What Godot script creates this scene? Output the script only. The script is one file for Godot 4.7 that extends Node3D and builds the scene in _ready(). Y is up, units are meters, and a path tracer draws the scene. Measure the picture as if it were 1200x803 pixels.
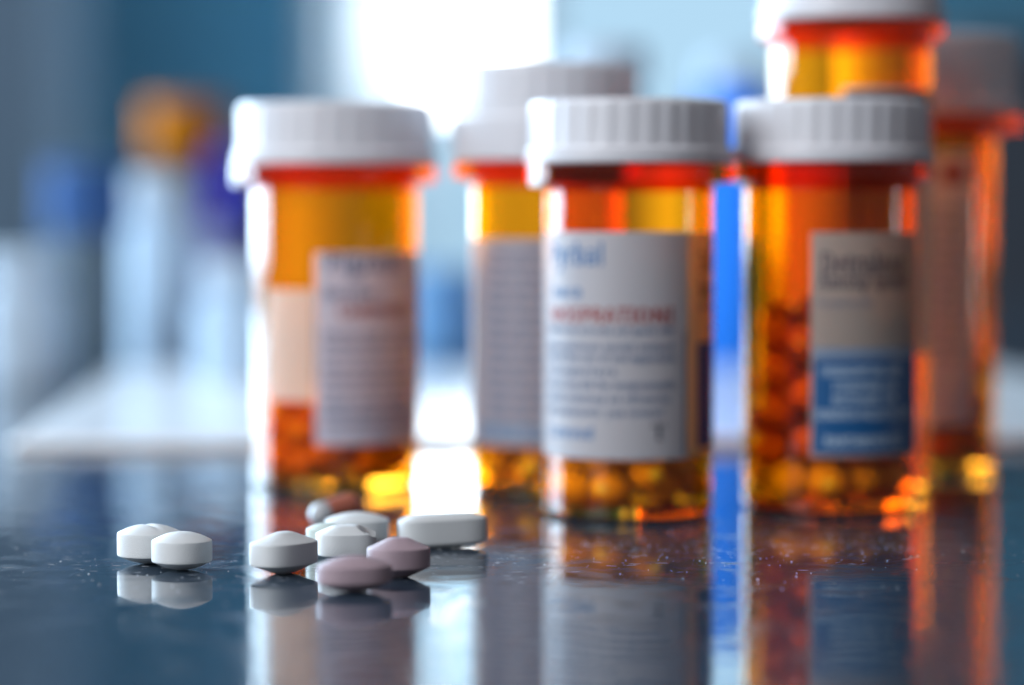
extends Node3D
# A close-up: amber prescription vials and loose tablets on a dark glossy counter.
# Shapes are given in millimetres and built at real size (metres).

const MM := 0.001
var rng := RandomNumberGenerator.new()
var mats := {}
var used := {}


# ---------------------------------------------------------------- naming
func numbered(called: String) -> String:
	var n: int = used.get(called, -1) + 1
	used[called] = n
	return called if n == 0 else "%s_%03d" % [called, n]


func tag(o: Node3D, label: String, category: String, group := "") -> void:
	o.set_meta("label", label)
	o.set_meta("category", category)
	if group:
		o.set_meta("group", group)


func thing(called: String, label: String, category: String, at: Vector3, turn := 0.0, group := "") -> Node3D:
	var o := Node3D.new()
	o.name = numbered(called)
	add_child(o)
	o.position = at * MM
	o.rotation.y = turn
	tag(o, label, category, group)
	return o


func obj(called: String, mesh: Mesh, material: Material, parent: Node3D = null) -> MeshInstance3D:
	var o := MeshInstance3D.new()
	o.mesh = mesh
	o.material_override = material
	if parent == null:
		o.name = numbered(called)
		add_child(o)
	else:
		o.name = called
		parent.add_child(o, true)
	return o


func struct(called: String, mesh: Mesh, material: Material, at: Vector3) -> MeshInstance3D:
	var o := obj(called, mesh, material)
	o.position = at * MM
	o.set_meta("kind", "structure")
	return o


# ---------------------------------------------------------------- materials
func lin(r: float, g: float, b: float) -> Color:
	return Color(r, g, b).linear_to_srgb()


func mat(called: String, c: Color, rough := 0.5, spec := 0.5) -> StandardMaterial3D:
	var m := StandardMaterial3D.new()
	m.resource_name = called
	m.albedo_color = c
	m.roughness = rough
	m.metallic_specular = spec
	mats[called] = m
	return m


func noise_tex(freq: float, size: int, normal := false, seed_ := 1, oct := 4) -> NoiseTexture2D:
	var n := FastNoiseLite.new()
	n.seed = seed_
	n.frequency = freq
	n.fractal_octaves = oct
	var t := NoiseTexture2D.new()
	t.width = size
	t.height = size
	t.seamless = true
	t.noise = n
	t.as_normal_map = normal
	return t


func grain(m: StandardMaterial3D, tex: Texture2D, per_metre: float, height_mm: float) -> void:
	m.heightmap_enabled = true
	m.heightmap_texture = tex
	m.heightmap_scale = height_mm * 0.1
	m.uv1_triplanar = true
	m.uv1_scale = Vector3.ONE * per_metre


func make_materials() -> void:
	var a := mat("amber_plastic", Color(lin(1.0, 0.52, 0.03), 0.0), 0.045)
	a.backlight_enabled = true
	a.backlight = lin(0.012, 0.012, 0.012)
	a.refraction_enabled = true
	a.refraction_scale = 0.0
	a.transparency = BaseMaterial3D.TRANSPARENCY_ALPHA
	var dp := a.duplicate()
	dp.albedo_color = Color(lin(0.97, 0.30, 0.015), 0.0)
	dp.refraction_scale = 0.045
	dp.resource_name = "deep_amber_plastic"
	mats["deep_amber_plastic"] = dp
	var cl := a.duplicate()
	cl.albedo_color = Color(lin(1.0, 0.22, 0.012), 0.0)
	cl.backlight = lin(0.08, 0.08, 0.08)
	cl.resource_name = "collar_amber_plastic"
	mats["collar_amber_plastic"] = cl
	# the polished outer skin of the plastic: clear, it only mirrors
	var sk := mat("glossy_skin", Color(1, 1, 1, 0.0), 0.04)
	sk.transparency = BaseMaterial3D.TRANSPARENCY_ALPHA
	var fine := noise_tex(0.05, 512, false, 3)
	var c := mat("white_plastic", lin(0.68, 0.67, 0.70), 0.32)
	c.backlight_enabled = true
	c.backlight = lin(0.25, 0.25, 0.25)
	grain(c, fine, 60.0, 0.01)
	for d in [["label_paper", lin(0.47, 0.455, 0.48)], ["lilac_label_paper", lin(0.60, 0.56, 0.64)], ["tan_label_paper", lin(0.37, 0.30, 0.26)], ["grey_label_paper", lin(0.36, 0.33, 0.37)]]:
		var p := mat(d[0], d[1], 0.42)
		p.backlight_enabled = true
		p.backlight = lin(0.35, 0.35, 0.35)
	var tp := mat("peach_film", Color(lin(0.85, 0.62, 0.50), 0.6), 0.5)
	tp.transparency = BaseMaterial3D.TRANSPARENCY_ALPHA
	mat("cream_paper", lin(0.92, 0.55, 0.25), 0.45)
	mats["cream_paper"].backlight_enabled = true
	mats["cream_paper"].backlight = lin(0.8, 0.8, 0.8)
	mat("ink_blue", lin(0.06, 0.16, 0.34), 0.5)
	mat("ink_grey", lin(0.10, 0.15, 0.26), 0.5)
	mat("ink_dark", lin(0.045, 0.05, 0.075), 0.5)
	mat("ink_red", lin(0.30, 0.035, 0.03), 0.5)
	mat("ink_pale", lin(0.42, 0.52, 0.62), 0.5)
	mat("print_blue", lin(0.008, 0.085, 0.24), 0.4)
	mat("print_header", lin(0.18, 0.24, 0.34), 0.4)
	for d in [["white_tablet", lin(0.60, 0.61, 0.61)], ["mauve_tablet", lin(0.36, 0.265, 0.295)], ["brown_capsule", lin(0.36, 0.10, 0.06)], ["pale_capsule", lin(0.36, 0.36, 0.37)], ["green_tablet", lin(0.55, 0.62, 0.58)]]:
		var t := mat(d[0], d[1], 0.48)
		grain(t, fine, 130.0, 0.055)
	mats["brown_capsule"].roughness = 0.5
	mats["pale_capsule"].roughness = 0.2
	# soft gel pills let some light through
	for d in [["yellow_pill", lin(0.97, 0.86, 0.34), 0.4], ["red_pill", lin(0.66, 0.17, 0.07), 0.3], ["orange_pill", lin(0.78, 0.34, 0.12), 0.4]]:
		var g := mat(d[0], d[1], 0.35)
		g.backlight_enabled = true
		g.backlight = lin(d[2], d[2], d[2])
	# counter: near-black polished stone, with smears and faint scratches
	var k := mat("counter_stone", lin(0.022, 0.038, 0.058), 0.05)
	k.heightmap_enabled = true
	k.heightmap_texture = counter_relief()
	k.heightmap_scale = 0.004
	k.roughness_texture = smears()
	k.roughness = 1.0
	k.uv1_triplanar = true
	k.uv1_world_triplanar = true
	k.uv1_scale = Vector3.ONE * 7.0
	mat("dust", lin(0.75, 0.78, 0.85), 0.4)
	mat("tray_white", lin(0.86, 0.89, 0.92), 0.2)
	mat("wall_teal", lin(0.14, 0.46, 0.68), 0.8)
	mat("pale_cupboard", lin(0.36, 0.52, 0.68), 0.6)
	mat("slate_cupboard", lin(0.13, 0.17, 0.22), 0.6)
	mat("floor_dark", lin(0.06, 0.07, 0.08), 0.7)
	mat("frame_white", lin(0.6, 0.65, 0.7), 0.4)
	var s := mat("sheer_cloth", lin(0.62, 0.80, 0.92), 0.9)
	s.backlight_enabled = true
	s.backlight = Color(0.9, 0.9, 0.9)
	for d in [["white_far_plastic", lin(0.48, 0.58, 0.68), 0.4], ["pale_bottle", lin(0.46, 0.60, 0.74), 0.35], ["blue_plastic", lin(0.02, 0.19, 0.74), 0.3], ["dull_blue_plastic", lin(0.05, 0.12, 0.30), 0.35], ["navy_plastic", lin(0.03, 0.03, 0.28), 0.35], ["ochre_plastic", lin(0.50, 0.16, 0.002), 0.35], ["brown_glass", lin(0.12, 0.06, 0.02), 0.15], ["grey_bottle", lin(0.13, 0.18, 0.22), 0.35], ["lilac_bottle", lin(0.30, 0.32, 0.50), 0.4], ["sky_label", lin(0.16, 0.35, 0.62), 0.4]]:
		mat(d[0], d[1], 0.8, 0.2)


func glow(called: String, c: Color, strength: float) -> StandardMaterial3D:
	var m := mat(called, lin(0.02, 0.02, 0.02), 0.5)
	m.emission_enabled = true
	m.emission = c
	m.emission_energy_multiplier = strength
	return m


func counter_relief() -> ImageTexture:
	var n := 1024
	var im := Image.create(n, n, false, Image.FORMAT_RF)
	var f := FastNoiseLite.new()
	f.seed = 11
	f.frequency = 0.02
	f.fractal_octaves = 3
	for y in n:
		for x in n:
			im.set_pixel(x, y, Color(0.5 + 0.06 * f.get_noise_2d(x, y), 0, 0))
	for i in 520:                                  # hairline scratches
		var p := Vector2(rng.randf() * n, rng.randf() * n)
		var ang := rng.randf_range(-0.5, 0.5) + (PI / 2 if rng.randf() < 0.2 else 0.0)
		var len_ := rng.randf_range(8, 70)
		var deep := rng.randf_range(0.1, 0.45)
		var bend := rng.randf_range(-0.01, 0.01)
		for s in int(len_):
			var q := Vector2i(posmod(int(p.x), n), posmod(int(p.y), n))
			im.set_pixel(q.x, q.y, Color(im.get_pixel(q.x, q.y).r - deep, 0, 0))
			p += Vector2(cos(ang), sin(ang))
			ang += bend
	return ImageTexture.create_from_image(im)


func smears() -> ImageTexture:
	var n := 512
	var im := Image.create(n, n, false, Image.FORMAT_RGB8)
	var f := FastNoiseLite.new()
	f.seed = 5
	f.frequency = 0.022
	f.fractal_octaves = 4
	for y in n:
		for x in n:
			var v := 0.035 + 0.30 * maxf(0.0, f.get_noise_2d(x, y) + 0.04)
			im.set_pixel(x, y, Color(v, v, v))
	return ImageTexture.create_from_image(im)


# ---------------------------------------------------------------- mesh builders
# rings: Array of PackedVector3Array of equal length (mm), bottom to top seen from outside, points going left to right; sharp[i] splits the normals at ring i
func mesh_rings(rings: Array, sharp := {}, closed := true) -> ArrayMesh:
	var n: int = rings[0].size()
	var rows := []
	for i in rings.size():
		rows.append(rings[i])
		if sharp.has(i) and i > 0 and i < rings.size() - 1:
			rows.append(null)
			rows.append(rings[i])
	var v := PackedVector3Array()
	var nr := PackedVector3Array()
	var ix := PackedInt32Array()
	var last := -1
	for row in rows:
		if row == null:
			last = -1
			continue
		var first := v.size()
		for p in row:
			v.append(p * MM)
			nr.append(Vector3.ZERO)
		if last >= 0:
			for i in (n if closed else n - 1):
				var j := (i + 1) % n
				for t in [[last + i, first + i, first + j], [last + i, first + j, last + j]]:
					var a: Vector3 = v[t[0]]
					var b: Vector3 = v[t[1]]
					var c: Vector3 = v[t[2]]
					var fn := (c - a).cross(b - a)
					if fn.length_squared() < 1e-22:
						continue
					fn *= 1e6
					for k in t:
						nr[k] += fn
						ix.append(k)
		last = first
	for i in nr.size():
		nr[i] = nr[i].normalized() if nr[i].length_squared() > 0.0 else Vector3.UP
	var arr := []
	arr.resize(Mesh.ARRAY_MAX)
	arr[Mesh.ARRAY_VERTEX] = v
	arr[Mesh.ARRAY_NORMAL] = nr
	arr[Mesh.ARRAY_INDEX] = ix
	var m := ArrayMesh.new()
	m.add_surface_from_arrays(Mesh.PRIMITIVE_TRIANGLES, arr)
	return m


# profile: [r, y] or [r, y, rib share]
func lathe(profile: Array, segs := 72, ribs := 0, rib_depth := 0.0) -> ArrayMesh:
	var rings := []
	var sharp := {}
	for i in profile.size():
		var p = profile[i]
		var ring := PackedVector3Array()
		for k in segs:
			var phi := TAU * k / segs
			var r: float = maxf(p[0], 1e-4)
			if ribs and p.size() > 2:
				var s := 0.5 + 0.5 * cos(phi * ribs)
				r -= rib_depth * p[2] * (1.0 - smoothstep(0.12, 0.5, s))
			ring.append(Vector3(r * sin(phi), p[1], r * cos(phi)))
		rings.append(ring)
		if i > 0 and i < profile.size() - 1:
			var d0 := Vector2(p[0] - profile[i - 1][0], p[1] - profile[i - 1][1]).normalized()
			var d1 := Vector2(profile[i + 1][0] - p[0], profile[i + 1][1] - p[1]).normalized()
			if d0.dot(d1) < cos(deg_to_rad(38)):
				sharp[i] = true
	return mesh_rings(rings, sharp)


func arc(cx: float, cy: float, r: float, from: float, to: float, n := 5) -> Array:
	var out := []
	for i in n + 1:
		var a := deg_to_rad(lerpf(from, to, float(i) / n))
		out.append([cx + r * cos(a), cy + r * sin(a)])
	return out


# a curved sheet round the axis, angles in degrees from the front, with thickness
func sheet(r: float, a0: float, a1: float, y0: float, y1: float, thick := 0.08) -> ArrayMesh:
	var n := maxi(2, int(absf(a1 - a0) / 4.0))
	var rings := []
	for c in [[r, y0], [r + thick, y0], [r + thick, y1], [r, y1], [r, y0]]:
		var ring := PackedVector3Array()
		for k in n + 1:
			var phi := deg_to_rad(lerpf(a0, a1, float(k) / n))
			ring.append(Vector3(c[0] * sin(phi), c[1], c[0] * cos(phi)))
		rings.append(ring)
	return mesh_rings(rings, {1: true, 2: true, 3: true}, false)


# lettering wrapped round the axis: left edge at angle a0 (or centred on it), baseline y, cap height h, squeezed to span degrees if span > 0
func lettering(text: String, r: float, a0: float, y: float, h: float, span := 0.0, bold := true, serif := false) -> ArrayMesh:
	var f := SystemFont.new()
	f.font_names = PackedStringArray(["Droid Serif" if serif else "Droid Sans"])
	f.font_weight = 700 if bold else 400
	var t := TextMesh.new()
	t.font = f
	t.text = text
	t.font_size = 32
	t.pixel_size = 1.0
	t.depth = 0.0
	t.curve_step = 6.0
	t.horizontal_alignment = HORIZONTAL_ALIGNMENT_LEFT
	var arr := t.get_mesh_arrays()
	var v: PackedVector3Array = arr[Mesh.ARRAY_VERTEX]
	var box := t.get_aabb()
	var sy := h / 23.0
	var sx := sy
	if span > 0.0:
		sx = deg_to_rad(span) * r / maxf(box.size.x, 0.01)
	var base := box.position.y
	var nr := PackedVector3Array()
	for i in v.size():
		var phi := deg_to_rad(a0) + (v[i].x - box.position.x) * sx / r
		v[i] = Vector3(r * sin(phi), y + (v[i].y - base) * sy, r * cos(phi)) * MM
		nr.append(Vector3(sin(phi), 0, cos(phi)))
	var out := []
	out.resize(Mesh.ARRAY_MAX)
	out[Mesh.ARRAY_VERTEX] = v
	out[Mesh.ARRAY_NORMAL] = nr
	out[Mesh.ARRAY_INDEX] = arr[Mesh.ARRAY_INDEX]
	var m := ArrayMesh.new()
	m.add_surface_from_arrays(Mesh.PRIMITIVE_TRIANGLES, out)
	return m


# a box with rounded edges (mm), its base at y = 0
func rbox(w: float, h: float, d: float, r: float) -> ArrayMesh:
	var rings := []
	var prof := [[1e-4, 0.0]] + [[1.0, 0.0], [0.35, 0.12], [0.0, 0.5]].map(func(q): return [-q[0] * r, q[1] * r])
	prof += [[0.0, h - 0.5 * r], [-0.35 * r, h - 0.12 * r], [-r, h], [1e-4, h]]
	for i in prof.size():
		var ring := PackedVector3Array()
		var tiny := i == 0 or i == prof.size() - 1
		for q in 4:
			for s in 5:
				var ang := PI / 2 * q + PI / 2 * s / 4.0
				var cx: float = (w / 2 - r) * [1, 1, -1, -1][q]
				var cz: float = (d / 2 - r) * [1, -1, -1, 1][q]
				var rr: float = maxf(r + (0.0 if tiny else float(prof[i][0])), 1e-3)
				var p := Vector3(cx + rr * sin(ang), prof[i][1], cz + rr * cos(ang))
				if tiny:
					p = Vector3(0, prof[i][1], 0)
				ring.append(p)
		rings.append(ring)
	return mesh_rings(rings, {1: true, prof.size() - 2: true})


# ---------------------------------------------------------------- tablets
# outline half-lengths a (x) and b (z), squareness e (2 = ellipse), side band height, dome height; facet > 0 gives a bevelled top with a flat of that share
func tablet(a: float, b: float, e: float, band: float, dome: float, facet := 0.0, score := 0.0, chip := Vector3.ZERO, segs := 56) -> ArrayMesh:
	var rings := []
	var sharp := {}
	var nz := FastNoiseLite.new()
	nz.seed = 7
	nz.frequency = 0.9
	var steps := 9
	var lv := []                                    # [share of outline, height above the bottom]
	for i in steps + 1:
		var rho := float(i) / steps
		lv.append([rho * 0.985, -1.0, rho])
	lv.append([1.0, 0.1, -1.0])
	lv.append([1.0, 0.9, -1.0])
	for i in steps + 1:
		var rho := 1.0 - float(i) / steps
		lv.append([rho * 0.985, 1.0, rho])
	for i in lv.size():
		var q = lv[i]
		var ring := PackedVector3Array()
		for k in segs:
			var phi := TAU * k / segs
			var s := sin(phi)
			var c := cos(phi)
			var rad := pow(pow(absf(s), e) + pow(absf(c), e), -1.0 / e)
			var x: float = a * s * rad * maxf(q[0], 1e-4)
			var z: float = b * c * rad * maxf(q[0], 1e-4)
			var y: float
			if q[2] < 0.0:
				y = dome + band * q[1]
			else:
				var up: float = dome * (1.0 - q[2] * q[2]) if facet <= 0.0 else dome * minf(1.0, (1.0 - q[2]) / (1.0 - facet))
				if q[1] > 0.0 and score > 0.0 and absf(x) < 0.9:
					up -= score * (1.0 - absf(x) / 0.9) * (1.0 - q[2])
				y = dome + band + up if q[1] > 0.0 else dome - up
			var p := Vector3(x, y, z)
			if chip != Vector3.ZERO:
				var d := Vector2(x - chip.x, z - chip.z).length()
				var w := clampf(1.0 - d / chip.y, 0.0, 1.0) * clampf((y - dome) / maxf(band, 0.1), 0.0, 1.0)
				p.y -= w * (1.4 + 1.5 * nz.get_noise_3d(x * 2, y * 2, z * 2))
				p.x -= w * 0.7 * (1.0 + nz.get_noise_3d(z * 3, x * 2, y)) * signf(chip.x)
			ring.append(p)
		rings.append(ring)
	sharp[steps + 1] = false
	return mesh_rings(rings, {steps: true, steps + 3: true})


func ellipsoid(a: float, b: float, c: float, rows := 8, segs := 14) -> ArrayMesh:
	var rings := []
	for i in rows + 1:
		var th := PI * i / rows - PI / 2
		var ring := PackedVector3Array()
		for k in segs:
			var phi := TAU * k / segs
			var co := maxf(cos(th), 1e-4)
			ring.append(Vector3(a * co * sin(phi), b * sin(th), c * co * cos(phi)))
		rings.append(ring)
	return mesh_rings(rings)


# half a capsule shell along +x from x0, radius r, straight length l, rounded end
func capsule_half(r: float, l: float, dir: float) -> ArrayMesh:
	var prof := [[1e-4, 0.0], [r, 0.0], [r, l]]
	prof += arc(0, l, r, 0, 90, 8)
	var m := lathe(prof, 28)
	var arr := m.surface_get_arrays(0)
	var v: PackedVector3Array = arr[Mesh.ARRAY_VERTEX]
	var n: PackedVector3Array = arr[Mesh.ARRAY_NORMAL]
	var turn := Basis(Vector3.BACK, -PI / 2 * dir)
	for i in v.size():
		v[i] = turn * v[i]
		n[i] = turn * n[i]
	arr[Mesh.ARRAY_VERTEX] = v
	arr[Mesh.ARRAY_NORMAL] = n
	var o := ArrayMesh.new()
	o.add_surface_from_arrays(Mesh.PRIMITIVE_TRIANGLES, arr)
	return o


# ---------------------------------------------------------------- vials
# s: r body radius, rc collar radius, hc collar top (cap sits here), ht cap top, skirt height of the cap's wide rim
func vial(label: String, at: Vector3, s: Dictionary) -> Node3D:
	var t := thing("prescription_bottle", label, "pill bottle", at, atan2(-at.x, -at.z), "amber prescription bottles with white caps")
	var r: float = s.r
	var rc: float = s.rc
	var hc: float = s.hc
	var ht: float = s.ht
	var wall := 1.1
	var rn := r - 0.6
	var ri := r - wall
	var c0 := hc - 3.6
	# straight wall; the solid foot and the collar are thicker plastic and so deeper in colour
	var prof := [[ri, 2.62], [r, 2.62], [r, hc - 0.05], [rn, hc - 0.05], [rn, ht - 3.4], [rn - 0.9, ht - 3.4], [rn - 0.9, hc - 1.0], [ri, hc - 2.4], [ri, 2.62]]
	var bd := obj("body", lathe(prof, 96), mats.amber_plastic, t)
	var low := arc(r - 1.6, 1.6, 1.6, -90, 0, 5)
	obj("foot", lathe([[1e-4, 0.7], [r - 3.4, 0.7], [r - 2.6, 0.0]] + low + [[r, 2.57], [1e-4, 2.57]], 96), mats.deep_amber_plastic, t)
	var flare := arc(r + 1.4, c0 - 1.6, 1.4, 180, 110, 4) + [[rc - 0.5, c0], [rc, c0 + 0.5], [rc, hc - 0.5], [rc - 0.5, hc]]
	obj("collar", lathe([[r + 0.04, c0 - 1.6]] + flare.slice(1) + [[r + 0.04, hc], [r + 0.04, c0 - 1.6]], 96), mats.collar_amber_plastic, t)
	var skin := []
	for q in low + [[r, 2.57]] + flare:
		skin.append([q[0] + 0.02, q[1] - (0.02 if q == low[0] else 0.0)])
	obj("glossy_skin", lathe(skin, 96), mats.glossy_skin, bd)
	# cap: ribbed top over a wider smooth rim, hollow below
	var rt: float = rc - s.get("step", 0.9)
	var h0 := hc + 0.15
	var hs: float = h0 + s.get("skirt", 3.0)
	var cap := [[rn + 0.35, ht - 1.8], [rn + 0.35, h0], [rc - 0.5, h0]]
	cap += arc(rc - 0.5, h0 + 0.5, 0.5, -80, 0, 3) + arc(rc - 0.6, hs - 0.6, 0.6, 0, 70, 3)
	cap += [[rt + 0.1, hs + 0.25, 0.0], [rt, hs + 0.7, 1.0], [rt, ht - 2.0, 1.0]]
	for q in arc(rt - 1.5, ht - 1.5, 1.5, 0, 90, 6):
		cap.append([q[0], q[1], clampf((ht - q[1]) / 1.5, 0.0, 1.0)])
	cap += [[rt - 3.2, ht], [rt - 3.5, ht - 0.35], [1e-4, ht - 0.35], ]
	var full := [[1e-4, ht - 1.8]] + cap
	var ribs: int = s.get("ribs", 30)
	var cm := obj("cap", lathe(full, 300, ribs, 0.18), mats.white_plastic, t)
	if s.get("tab", false):
		var tb := obj("locking_tab", rbox(2.4, 5.0, 6.0, 0.8), mats.white_plastic, cm)
		var phi: float = deg_to_rad(s.get("tab_at", -84.0))
		tb.position = Vector3(sin(phi) * (rc - 1.0), h0 - 4.6, cos(phi) * (rc - 1.0)) * MM
		tb.rotation.y = phi + PI / 2
	return t


func paper(t: Node3D, r: float, a0: float, a1: float, y0: float, y1: float, called := "label", m := "label_paper") -> Node3D:
	return obj(called, sheet(r + 0.04, a0, a1, y0, y1), mats[m], t)


func write(lb: Node3D, text: String, r: float, a0: float, a1: float, y: float, h: float, ink: String, bold := true, serif := false) -> void:
	obj("lettering", lettering(text, r + 0.2, a0, y, h, a1 - a0, bold, serif), mats[ink], lb)


func patch(lb: Node3D, called: String, r: float, a0: float, a1: float, y0: float, y1: float, ink: String) -> Node3D:
	return obj(called, sheet(r + 0.13, a0, a1, y0, y1, 0.03), mats[ink], lb)


# drops n round things of reach q into a vial of inner radius ri, lowest free place first
func heap(n: int, q: float, ri: float) -> Array:
	var got := []
	for i in n:
		var best := Vector3(0, 1e9, 0)
		for k in 70:
			var rad := sqrt(rng.randf()) * (ri - q - 0.1)
			if k % 3 == 0:
				rad = ri - q - 0.1
			var ang := rng.randf() * TAU
			var p := Vector3(rad * sin(ang), 2.7 + q, rad * cos(ang))
			for o in got:
				var d2: float = (p.x - o.x) * (p.x - o.x) + (p.z - o.z) * (p.z - o.z)
				if d2 < 4 * q * q:
					p.y = maxf(p.y, o.y + sqrt(4 * q * q - d2))
			if p.y < best.y:
				best = p
		got.append(best)
	return got


func fill(at: Vector3, ri: float, n: int, q: float, mesh: Mesh, called: String, label: String, group: String, pick: Callable) -> void:
	var proto: MeshInstance3D = null
	for p in heap(n, q, ri):
		var o: MeshInstance3D
		if proto == null:
			o = obj(called, mesh, mats.white_tablet)
			proto = o
		else:
			o = proto.duplicate()
			o.name = numbered(called)
			add_child(o)
		var what: Array = pick.call(p)
		o.material_override = mats[what[0]]
		tag(o, what[1] if what.size() > 1 else label, "pill", group)
		o.position = (at + p) * MM
		o.rotation = Vector3(rng.randf_range(-0.7, 0.7), rng.randf() * TAU, rng.randf_range(-0.7, 0.7))


# ---------------------------------------------------------------- the far bottles
func jar(called: String, label: String, x: float, z: float, r: float, h: float, neck: float, body: String, cap: String, cap_h: float, band := "", b0 := 0.0, b1 := 0.0) -> void:
	var t := thing(called, label, "bottle", Vector3(x, 0, z), 0.0, "bottles standing far back on the counter")
	var sh := h - cap_h
	obj("body", lathe([[1e-4, 0.0], [r - 1.5, 0.0]] + arc(r - 1.5, 1.5, 1.5, -70, 0, 3) + [[r, sh - 9.0]] + arc(r - 5.0, sh - 8.0, 5.0, 0, 60, 5) + [[neck, sh - 2.0], [neck, sh], [1e-4, sh]], 40), mats[body], t)
	obj("cap", lathe([[1e-4, sh + 0.1], [neck + 2.0, sh + 0.1], [neck + 2.2, sh + 1.0], [neck + 2.2, h - 1.5]] + arc(neck + 0.7, h - 1.5, 1.5, 0, 90, 4) + [[1e-4, h]], 40), mats[cap], t)
	if band:
		obj("label", sheet(r + 0.05, -170, 170, b0, b1, 0.1), mats[band], t)


# a window whose panes glow; local: it faces +z, heights count from the pivot. panes: [x0, x1, y0, y1, colour, radiance given off, radiance seen, word]
func window(called: String, label: String, at: Vector3, turn: float, panes: Array, bars := 0) -> void:
	var t := thing(called, label, "window", at, turn)
	for q in panes:
		var w: float = q[1] - q[0]
		var h: float = q[3] - q[2]
		var mid := Vector3((q[0] + q[1]) / 2, (q[2] + q[3]) / 2, 0)
		var b := BoxMesh.new()
		b.size = Vector3(w, h, 6) * MM
		var pane := obj(q[7], b, glow("window_glow_%d" % mats.size(), q[4], q[6]), t)
		pane.position = mid * MM
		var fw := 22.0
		for e in [[mid.x, q[3] + fw / 2, w + 2 * fw, fw], [mid.x, q[2] - fw / 2, w + 2 * fw, fw], [q[0] - fw / 2, mid.y, fw, h], [q[1] + fw / 2, mid.y, fw, h]]:
			b = BoxMesh.new()
			b.size = Vector3(e[2], e[3], 40 + randi() % 3) * MM
			obj("frame", b, mats.frame_white, t).position = Vector3(e[0], e[1], 2) * MM
		for i in bars:
			b = BoxMesh.new()
			b.size = Vector3(w, 18, 20) * MM
			obj("glazing_bar", b, mats.frame_white, t).position = Vector3(mid.x, q[2] + h * (i + 1) / (bars + 1), 24) * MM
		var l := AreaLight3D.new()
		l.name = called + "_light"
		l.area_size = Vector2(w, h) * MM
		l.light_color = q[4]
		l.light_energy = q[5] * w * h * MM * MM / PI
		l.shadow_enabled = true
		l.area_range = 12.0
		t.add_child(l, true)
		l.position = (mid + Vector3(0, 0, 8)) * MM
		l.rotation.y = PI


# a flat lamp out of view: housing, glowing diffuser and its light just in front of it, facing a point
func unseen_lamp(called: String, label: String, at: Vector3, to: Vector3, size: Vector2, c: Color, radiance: float) -> void:
	var t := thing(called, label, "lamp", at)
	t.basis = Basis.looking_at((to - at).normalized())
	var b := BoxMesh.new()
	b.size = Vector3(size.x + 0.08, size.y + 0.08, 0.05)
	obj("housing", b, mats.frame_white, t).position = Vector3(0, 0, 32) * MM
	b = BoxMesh.new()
	b.size = Vector3(size.x, size.y, 0.01)
	obj("lamp_diffuser", b, glow("lamp_glow_%d" % mats.size(), c, 1.5), t)
	var l := AreaLight3D.new()
	l.name = called + "_light"
	l.area_size = size
	l.light_color = c
	l.light_energy = radiance * size.x * size.y / PI
	l.shadow_enabled = true
	l.area_range = 12.0
	t.add_child(l, true)
	l.position = Vector3(0, 0, -10) * MM


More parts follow.
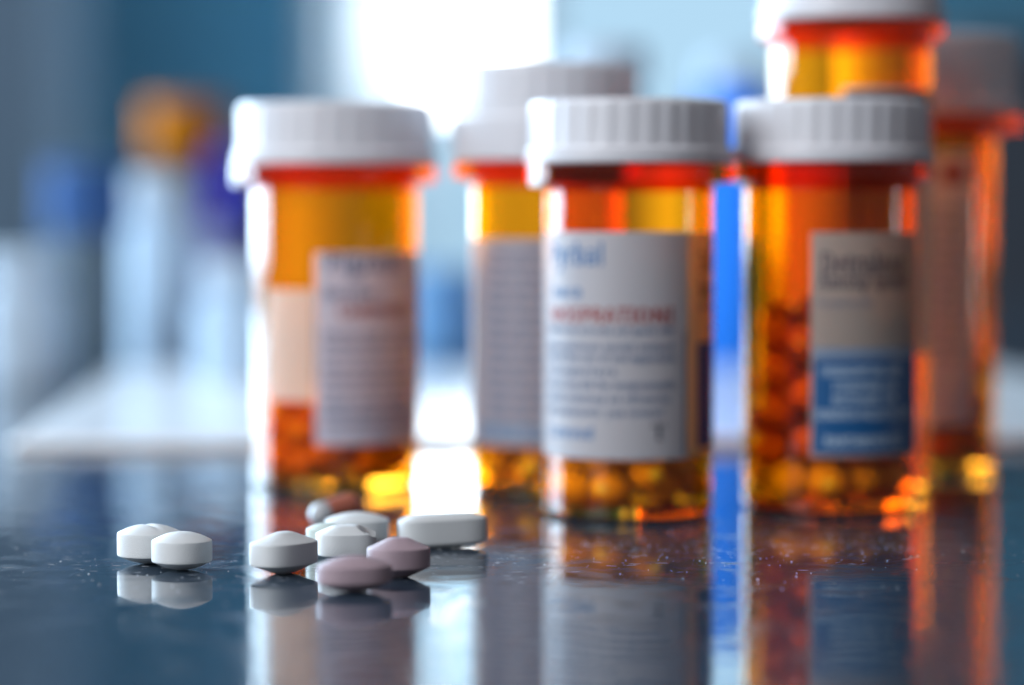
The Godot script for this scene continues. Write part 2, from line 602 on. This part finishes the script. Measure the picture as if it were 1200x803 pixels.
func _ready() -> void:
	rng.seed = 20
	# ------------------------------------------------------------ camera
	var cam := Camera3D.new()
	cam.name = "camera"
	add_child(cam)
	var lens := CameraAttributesPhysical.new()
	lens.frustum_focal_length = 100.0
	lens.frustum_near = 0.05
	lens.frustum_far = 40.0
	lens.frustum_focus_distance = 0.484
	lens.exposure_aperture = 6.2
	cam.attributes = lens
	cam.position = Vector3(0, 0.060, 0)
	cam.rotation.x = deg_to_rad(-2.593)
	# ------------------------------------------------------------ light
	var env := Environment.new()
	env.background_mode = Environment.BG_COLOR
	env.background_color = lin(0.13, 0.125, 0.14)
	env.tonemap_mode = Environment.TONE_MAPPER_LINEAR
	env.tonemap_exposure = 1.0
	env.sdfgi_enabled = true
	env.ssao_enabled = true
	env.ssil_enabled = true
	var we := WorldEnvironment.new()
	we.name = "world_environment"
	we.environment = env
	add_child(we)
	make_materials()
	var cool := lin(0.93, 0.97, 1.0)
	var pale := lin(0.50, 0.78, 1.0)
	window("bright_window", "blown out bright window far behind the bottles, with pale glowing panes round it, one of them added", Vector3(-95, 0, -4940), 0.0, [
		[-112, 108, 250, 500, cool, 8.5, 6.0, "pane"], [-112, 108, -140, 204, pale, 0.8, 0.8, "pale_glow_pane"], [-112, 108, 546, 1100, pale, 1.3, 1.2, "pale_glow_pane"], [-215, -158, 174, 1100, pale, 0.6, 0.6, "pale_glow_pane"], [-365, -158, -140, 128, lin(0.86, 0.92, 0.97), 0.6, 0.7, "pale_glow_pane"],  # low left pane added so the leftmost amber bottle glows
		[154, 620, -140, 500, pale, 1.1, 0.9, "pale_glow_pane"], [154, 620, 546, 1100, pale, 1.0, 1.0, "pale_glow_pane"]])  # right panes widened to brighten the right bottles from behind
	window("unseen_side_window", "tall side window out of view, lighting the bottles from the left", Vector3(-1190, 20, -1670), deg_to_rad(48), [[-875, 875, 0, 900, lin(0.60, 0.81, 1.0), 16.0, 3.0, "pane"]])  # out of view, placed for the white highlights on the left edges
	window("unseen_small_window", "small far barred window low on the right", Vector3(2600, 0, -380), deg_to_rad(-93), [[-125, 125, -40, 66, lin(1.0, 0.94, 0.88), 14.0, 3.0, "pane"]], 2)  # out of view, placed to mirror as streaks on the front bottles
	unseen_lamp("unseen_lamp", "flat unseen lamp above the counter, left of the camera", Vector3(-760, 1150, -60), Vector3(-20, 0, -520), Vector2(0.6, 0.6), lin(0.92, 0.95, 1.0), 8.0)  # out of view, lights the tops and sides of the loose tablets
	unseen_lamp("added_fill_lamp", "flat added fill lamp low in front, left of the camera", Vector3(-800, 440, 240), Vector3(0, 30, -540), Vector2(0.6, 0.34), lin(0.88, 0.94, 1.0), 13.0)  # added to light the pills inside the bottles from the front
	unseen_lamp("unseen_lamp", "long added lamp out of view above, washing the back wall", Vector3(0, 2050, -3900), Vector3(0, 300, -5000), Vector2(3.1, 0.16), lin(0.85, 0.93, 1.0), 5.2)  # fill light added to brighten the wall and its reflection

	# ------------------------------------------------------------ the setting
	var b := BoxMesh.new()
	b.size = Vector3(2.4, 0.03, 2.0)
	struct("counter_surface", b, mats.counter_stone, Vector3(0, -15, -850))
	b = BoxMesh.new()
	b.size = Vector3(7, 3.2, 0.1)
	struct("back_wall", b, mats.wall_teal, Vector3(0, 600, -5050))
	b = BoxMesh.new()
	b.size = Vector3(7, 0.1, 7)
	struct("floor", b, mats.floor_dark, Vector3(0, -900, -2000))
	var df := obj("tall_cupboard", rbox(300, 2600, 400, 8.0), mats.pale_cupboard)
	df.position = Vector3(-830, -850, -4400) * MM
	var sc := obj("low_cupboard", rbox(500, 1170, 400, 8.0), mats.slate_cupboard)
	sc.position = Vector3(905, -850, -4400) * MM
	tag(sc, "slate grey cupboard blurred at the right edge of the picture", "cupboard")
	tag(df, "tall pale cupboard blurred at the left edge of the picture", "cupboard")

	var tr := obj("white_tray", rbox(330, 3.0, 330, 2.0), mats.tray_white)
	tr.position = Vector3(28, 0.0, -893) * MM
	tr.rotation.y = 0.06
	tag(tr, "flat glossy white tray lying behind the amber bottles", "tray")

	far_things()
	bottles()
	table_pills()
	dust()


func far_things() -> void:
	jar("white_bottle", "slim pale bottle in front of the ochre capped one", -135, -1100, 14.5, 75, 10, "pale_bottle", "white_far_plastic", 16)
	jar("ochre_capped_bottle", "brown bottle with a wide ochre cap, tallest of the left group", -168, -1480, 20, 117, 20, "brown_glass", "ochre_plastic", 26)
	jar("blue_capped_bottle", "grey bottle with a wide dull blue cap", -184, -1250, 20, 81, 18, "grey_bottle", "dull_blue_plastic", 30)
	jar("white_jar", "short round white jar at the left edge of the picture", -172, -1010, 15, 47, 12, "white_far_plastic", "white_far_plastic", 10)
	jar("navy_bottle", "dark navy bottle just behind the left amber bottle", -134, -1400, 15, 92, 12, "navy_plastic", "navy_plastic", 16)
	jar("lilac_bottle", "small lilac bottle between the slim pale bottle and the navy one", -126, -1210, 12, 56, 8, "lilac_bottle", "lilac_bottle", 10)
	jar("short_white_bottle", "short white bottle left of the left amber bottle's foot", -95, -975, 13.5, 44, 9, "pale_bottle", "white_far_plastic", 10)
	jar("sky_blue_jar", "low sky blue jar in the gap of the two left amber bottles", -27, -1200, 17, 37, 14, "sky_label", "sky_label", 10)
	jar("domed_bottle", "tall pale bottle whose white dome shows over the second cap", 30, -920, 13, 114, 11, "pale_bottle", "white_far_plastic", 12)
	jar("tall_pale_bottle", "tall pale bottle behind the blue box", 106, -1350, 17, 132, 13, "pale_bottle", "white_far_plastic", 18)
	var t := obj("blue_box", rbox(26, 109, 24, 3.0), mats.blue_plastic)
	t.position = Vector3(87, 0, -1110) * MM
	t.rotation.y = -0.6
	tag(t, "bright blue box standing in the gap of the two front amber bottles", "box")
	# a sheer curtain left of the far window
	for c in [[-340.0, -150.0, "pale sheer curtain hanging left of the bright window"]]:
		var n := 60
		var ring0 := []
		for y in [-820.0, 1500.0]:
			var ring := PackedVector3Array()
			for k in n + 1:
				var x := lerpf(c[0], c[1], float(k) / n)
				ring.append(Vector3(x, y, -4820 + 22 * sin(x * 0.11) + 9 * sin(x * 0.037 + 1.0)))
			ring0.append(ring)
		var m := obj("sheer_curtain", mesh_rings(ring0, {}, false), mats.sheer_cloth)
		tag(m, c[2], "curtain")


func bottles() -> void:
	var t: Node3D
	var lb: Node3D
	var r: float
	# front middle bottle
	var c := Vector3(23.25, 0, -569.8)
	r = 16.85
	t = vial("nearest amber bottle, with yellow pills under a big white label with a red line", c, {"r": r, "rc": 20.7, "hc": 69.6, "ht": 82.4, "tab": true, "tab_at": -62.0})
	lb = paper(t, r, -112, 43, 12.1, 56.4)
	write(lb, "Pyrbal", r, -62, -17, 48.4, 4.2, "ink_blue")
	write(lb, "nara", r, -60, -33, 43.6, 2.3, "ink_blue")
	write(lb, "MOSPRATIONI", r, -62, 31, 38.7, 3.0, "ink_red")
	var rows := ["Tabalor de oraruda ant quoit ebb", "Kanarestrosan oarott vorlard", "Udond lho oao di ool opponsto", "Fulaoporters", "Odarol roy dib lhu ooapronontis", "Tyboll sroutnop on rdl wortu", "Onl droloronte  yaa rorocel"]
	var ends := [31, 31, 32, -8, 32, 28, 23]
	for i in 7:
		write(lb, rows[i], r, -68, ends[i], 36.0 - i * 2.66, 1.5, "ink_grey")
	write(lb, "Corevod", r, -66, -24, 16.0, 2.3, "ink_blue")
	write(lb, "T", r, 16, 25, 16.0, 2.9, "ink_dark", true, true)
	patch(lb, "rule", r, 39.5, 41.5, 12.8, 37.0, "ink_grey")
	lb = paper(t, r, 43.4, 104, 12.4, 56.2, "side_label", "cream_paper")
	write(lb, "3ol", r, 56, 74, 48.4, 4.0, "ink_dark", true, true)
	write(lb, "kar", r, 55, 76, 43.6, 3.2, "ink_dark", true, true)
	write(lb, "rpon", r, 56, 72, 40.5, 1.7, "ink_grey")
	patch(lb, "blue_panel", r, 53, 102, 14.0, 34.6, "print_blue")
	# front right bottle
	c = Vector3(64.95, 0, -581.9)
	r = 17.9
	t = vial("front right amber bottle of red pills, with a blue panel on its label", c, {"r": r, "rc": 20.6, "hc": 70.0, "ht": 82.8})
	lb = paper(t, r, -12.5, 71, 11.6, 56.2, "label", "tan_label_paper")
	write(lb, "Detralean", r, -6.5, 54, 47.9, 4.2, "ink_dark", true, true)
	write(lb, "Amoxp ipomd", r, -8, 58, 44.3, 2.6, "ink_dark", true, true)
	write(lb, "orpovan do lorta", r, -8, 28, 41.2, 1.3, "ink_grey", false)
	patch(lb, "header_band", r, -10.6, 69, 31.2, 33.4, "print_header")
	var bp := patch(lb, "blue_panel", r, -10.6, 69, 12.3, 31.1, "print_blue")
	for q in [["OOMAORETORS AND", -5, 50, 27.8], ["STOROPANE LOR", 2, 46, 24.8], ["ROTOVANS TOP", 2, 46, 22.1], ["SONORTA PALOR TO TENT", -9, 62, 19.2], ["RANTANOOR ASI", -3, 52, 13.8]]:
		write(bp, q[0], r, q[1], q[2], q[3], 1.9 if q[3] > 14 else 2.1, "ink_pale")
	# left bottle
	c = Vector3(-38.85, 0, -628.8)
	r = 18.2
	t = vial("leftmost amber bottle, its white label turned to the right", c, {"r": r, "rc": 22.2, "hc": 70.4, "ht": 84.0, "tab": true, "tab_at": -80.0})
	lb = paper(t, r, -14, 96, 10.3, 51.5, "label", "lilac_label_paper")
	write(lb, "Pigrast", r, -6, 50, 46.2, 3.9, "ink_grey")
	write(lb, "borne", r, -8, 28, 41.6, 2.6, "ink_grey")
	write(lb, "CARDPARES", r, 2, 60, 37.6, 2.9, "ink_red")
	for i in 9:
		write(lb, ["Odano rotavil aro banto", "Vorlard onatis oto pand", "Sopranontis do varo ltal"][i % 3], r, -9, 66 - (i % 4) * 3, 33.4 - i * 2.5, 1.4, "ink_grey")
	lb = paper(t, r, -54, -15, 19.6, 43.6, "side_label", "peach_film")
	# second bottle, behind
	c = Vector3(7.6, 0, -617.8)
	r = 16.4
	t = vial("amber bottle standing behind, half hidden by the nearest one", c, {"r": r, "rc": 20.2, "hc": 71.0, "ht": 91.8, "skirt": 9.5, "step": 0.6})
	lb = paper(t, r, -84, 80, 10.5, 54.6, "label", "grey_label_paper")
	for i in 14:
		write(lb, ["Tolar aprondis evan", "Rodo vilant orapt dor", "Onsar lapronte do"][i % 3], r, -48, 30 - (i * 7) % 13, 50.6 - i * 2.65, 1.4, "ink_grey")
	patch(lb, "blue_rule", r, -60, 60, 12.2, 15.2, "print_header")
	# far right bottle
	c = Vector3(96.7, 0, -669.1)
	r = 16.6
	t = vial("amber bottle at the right edge, tall white cap over a wide orange collar", c, {"r": r, "rc": 22.6, "hc": 82.6, "ht": 101.5, "skirt": 3.0, "step": 1.4})
	lb = paper(t, r, -88, 42, 11.5, 74.0, "label", "lilac_label_paper")
	patch(lb, "pink_mark", r, 12, 34, 67.0, 71.0, "ink_red")
	for i in 13:
		write(lb, ["Aporal dosvan tol", "Ronto aprand vila", "Sorda lapront do"][i % 3], r, -50, 34 - (i * 5) % 9, 59.4 - i * 2.8, 1.5, "ink_grey")
	# tall bottle behind the front right one
	c = Vector3(73.5, 0, -621.0)
	r = 17.4
	t = vial("tallest amber bottle, rising behind the front right one, its cap out of frame", c, {"r": r, "rc": 20.0, "hc": 101.2, "ht": 119.0})
	lb = paper(t, r, -6, 82, 30.0, 86.4)
	patch(lb, "header_band", r, -4, 80, 83.2, 85.6, "ink_dark")

	var yellow := ellipsoid(4.05, 3.1, 3.35)
	var round_ := ellipsoid(4.2, 3.4, 4.2)
	var mid := ellipsoid(3.9, 2.9, 3.9)
	fill(Vector3(23.25, 0, -569.8), 15.75, 30, 3.4, yellow, "yellow_pill", "yellow oval pill at the bottom of the nearest bottle", "yellow pills in the nearest bottle", func(_p): return ["yellow_pill"])
	fill(Vector3(64.95, 0, -581.9), 16.8, 62, 3.85, round_, "red_pill", "round red pill heaped in the front right bottle", "pills in the front right bottle", func(p): return ["red_pill"] if p.y > 9.0 else ["yellow_pill", "round yellow pill at the bottom of the front right bottle"])
	fill(Vector3(-38.85, 0, -628.8), 17.1, 40, 3.5, mid, "orange_pill", "orange pill heaped in the leftmost bottle", "orange pills in the leftmost bottle", func(_p): return ["orange_pill"])
	fill(Vector3(7.6, 0, -617.8), 15.3, 24, 3.2, yellow, "yellow_pill", "yellow oval pill in the half hidden bottle behind", "yellow pills in the bottle behind", func(_p): return ["yellow_pill"])
	fill(Vector3(96.7, 0, -669.1), 15.5, 36, 3.6, mid, "orange_pill", "orange pill in the bottle at the right edge", "orange pills in the bottle at the right edge", func(_p): return ["orange_pill"])


func set_down(o: Node3D, x: float, z: float, yaw: float, roll := 0.0, pitch := 0.0, lift := 0.0) -> void:
	o.position = Vector3(x, lift + 0.02, z) * MM
	o.rotation = Vector3(deg_to_rad(pitch), deg_to_rad(yaw), deg_to_rad(roll))


func table_pills() -> void:
	var o: MeshInstance3D
	var w := "white tablets loose on the counter"
	o = obj("white_tablet", tablet(5.5, 5.5, 2.0, 3.9, 1.45, 0.0, 0.35), mats.white_tablet)
	set_down(o, -62.2, -487.5, 35.0)
	tag(o, "scored round white tablet, left rear one of the pair apart at the left", "tablet", w)
	o = obj("white_tablet", tablet(5.1, 5.1, 2.0, 3.5, 1.5), mats.white_tablet)
	set_down(o, -55.6, -478.6, 0.0)
	tag(o, "smooth round white tablet, front one of the pair apart at the left", "tablet", w)
	o = obj("white_tablet", tablet(6.3, 4.3, 2.5, 3.6, 1.7, 0.25), mats.white_tablet)
	set_down(o, -38.0, -473.5, 52.0)
	tag(o, "oval white tablet with slanted facets on top, left of the heap", "tablet", w)
	o = obj("white_tablet", tablet(5.8, 5.2, 2.2, 3.4, 1.3), mats.white_tablet)
	set_down(o, -28.0, -514.0, 10.0)
	tag(o, "round white tablet at the back of the heap, under the brown capsule's end", "tablet", w)
	o = obj("white_tablet", tablet(5.4, 4.4, 2.8, 3.6, 1.3, 0.45, 0.0, Vector3(4.4, 3.2, 1.2), 120), mats.white_tablet)
	set_down(o, -28.4, -490.5, 12.0)
	tag(o, "white tablet with a chipped rough corner, middle of the heap", "tablet", w)
	o = obj("white_tablet", tablet(3.6, 3.2, 2.2, 3.6, 1.0), mats.green_tablet)
	set_down(o, -32.6, -500.0, 0.0)
	tag(o, "small greenish white tablet hidden behind the chipped one", "tablet", w)
	o = obj("white_caplet", tablet(8.0, 3.6, 3.6, 4.2, 0.85, 0.72), mats.white_tablet)
	set_down(o, -12.4, -511.0, 17.0, 1.5, 0.0, 0.15)
	tag(o, "long white caplet lying right of the heap", "caplet", w)
	var m := "mauve tablets loose on the counter"
	o = obj("mauve_tablet", tablet(5.2, 4.4, 2.3, 3.2, 1.7, 0.3), mats.mauve_tablet)
	set_down(o, -18.7, -468.6, 20.0)
	tag(o, "mauve tablet in front of the long white caplet", "tablet", m)
	o = obj("mauve_tablet", tablet(6.0, 4.0, 2.3, 2.6, 1.6, 0.0), mats.mauve_tablet)
	set_down(o, -25.0, -450.6, 14.0)
	tag(o, "mauve oval tablet nearest to the camera", "tablet", m)
	var k := thing("brown_capsule", "brown capsule with a pale end lying behind the white tablets", "capsule", Vector3(-35.4, 3.0, -541.0), deg_to_rad(36.0))
	k.rotation.z = deg_to_rad(13.0)
	obj("shell", capsule_half(2.4, 5.2, 1.0), mats.brown_capsule, k)
	obj("pale_end", capsule_half(2.46, 0.9, -1.0), mats.pale_capsule, k)


func speckle(called: String, label: String, mesh: Mesh, n: int, place: Callable) -> void:
	var mm := MultiMesh.new()
	mm.transform_format = MultiMesh.TRANSFORM_3D
	mm.mesh = mesh
	mm.instance_count = n
	for i in n:
		mm.set_instance_transform(i, place.call(i))
	var o := MultiMeshInstance3D.new()
	o.multimesh = mm
	o.material_override = mats.dust
	o.name = called
	add_child(o)
	o.set_meta("kind", "stuff")
	o.set_meta("label", label)
	o.set_meta("category", called)


func dust() -> void:
	var grain_ := ellipsoid(0.5, 0.35, 0.5, 4, 6)
	var heaps := [Vector2(-60, -480), Vector2(-30, -485), Vector2(-14, -495), Vector2(30, -508), Vector2(62, -512)]
	speckle("dust", "tiny pale dust specks and tablet crumbs scattered over the dark counter", grain_, 1100, func(i):
		var x := rng.randf_range(-100, 100)
		var z := -490.0 + rng.randfn(0.0, 34.0)
		if i % 2 == 0:
			var h: Vector2 = heaps[i / 2 % 5]
			x = h.x + rng.randfn(0.0, 13.0)
			z = h.y + rng.randfn(0.0, 14.0)
		var s := 0.05 + 0.22 * pow(rng.randf(), 5.0)
		return Transform3D(Basis(Vector3.UP, rng.randf() * TAU).scaled(Vector3(s * rng.randf_range(0.6, 1.8), s, s)), Vector3(x, 0.3 * s, z) * MM))
	speckle("pale_streaks", "hair-thin pale streaks like fine scratches on the dark counter", ellipsoid(0.5, 0.5, 0.5, 4, 5), 420, func(i):  # thin pale slivers laid down in place of fine scratches
		var h: Vector2 = heaps[i % 5]
		var x := h.x + rng.randfn(0.0, 20.0)
		var z := h.y + rng.randfn(0.0, 15.0)
		var l := rng.randf_range(0.5, 2.6)
		var w := rng.randf_range(0.018, 0.035)
		return Transform3D(Basis(Vector3.UP, rng.randfn(0.0, 0.7)) * Basis.from_scale(Vector3(l, w, w)), Vector3(x, 0.5 * w, z) * MM))
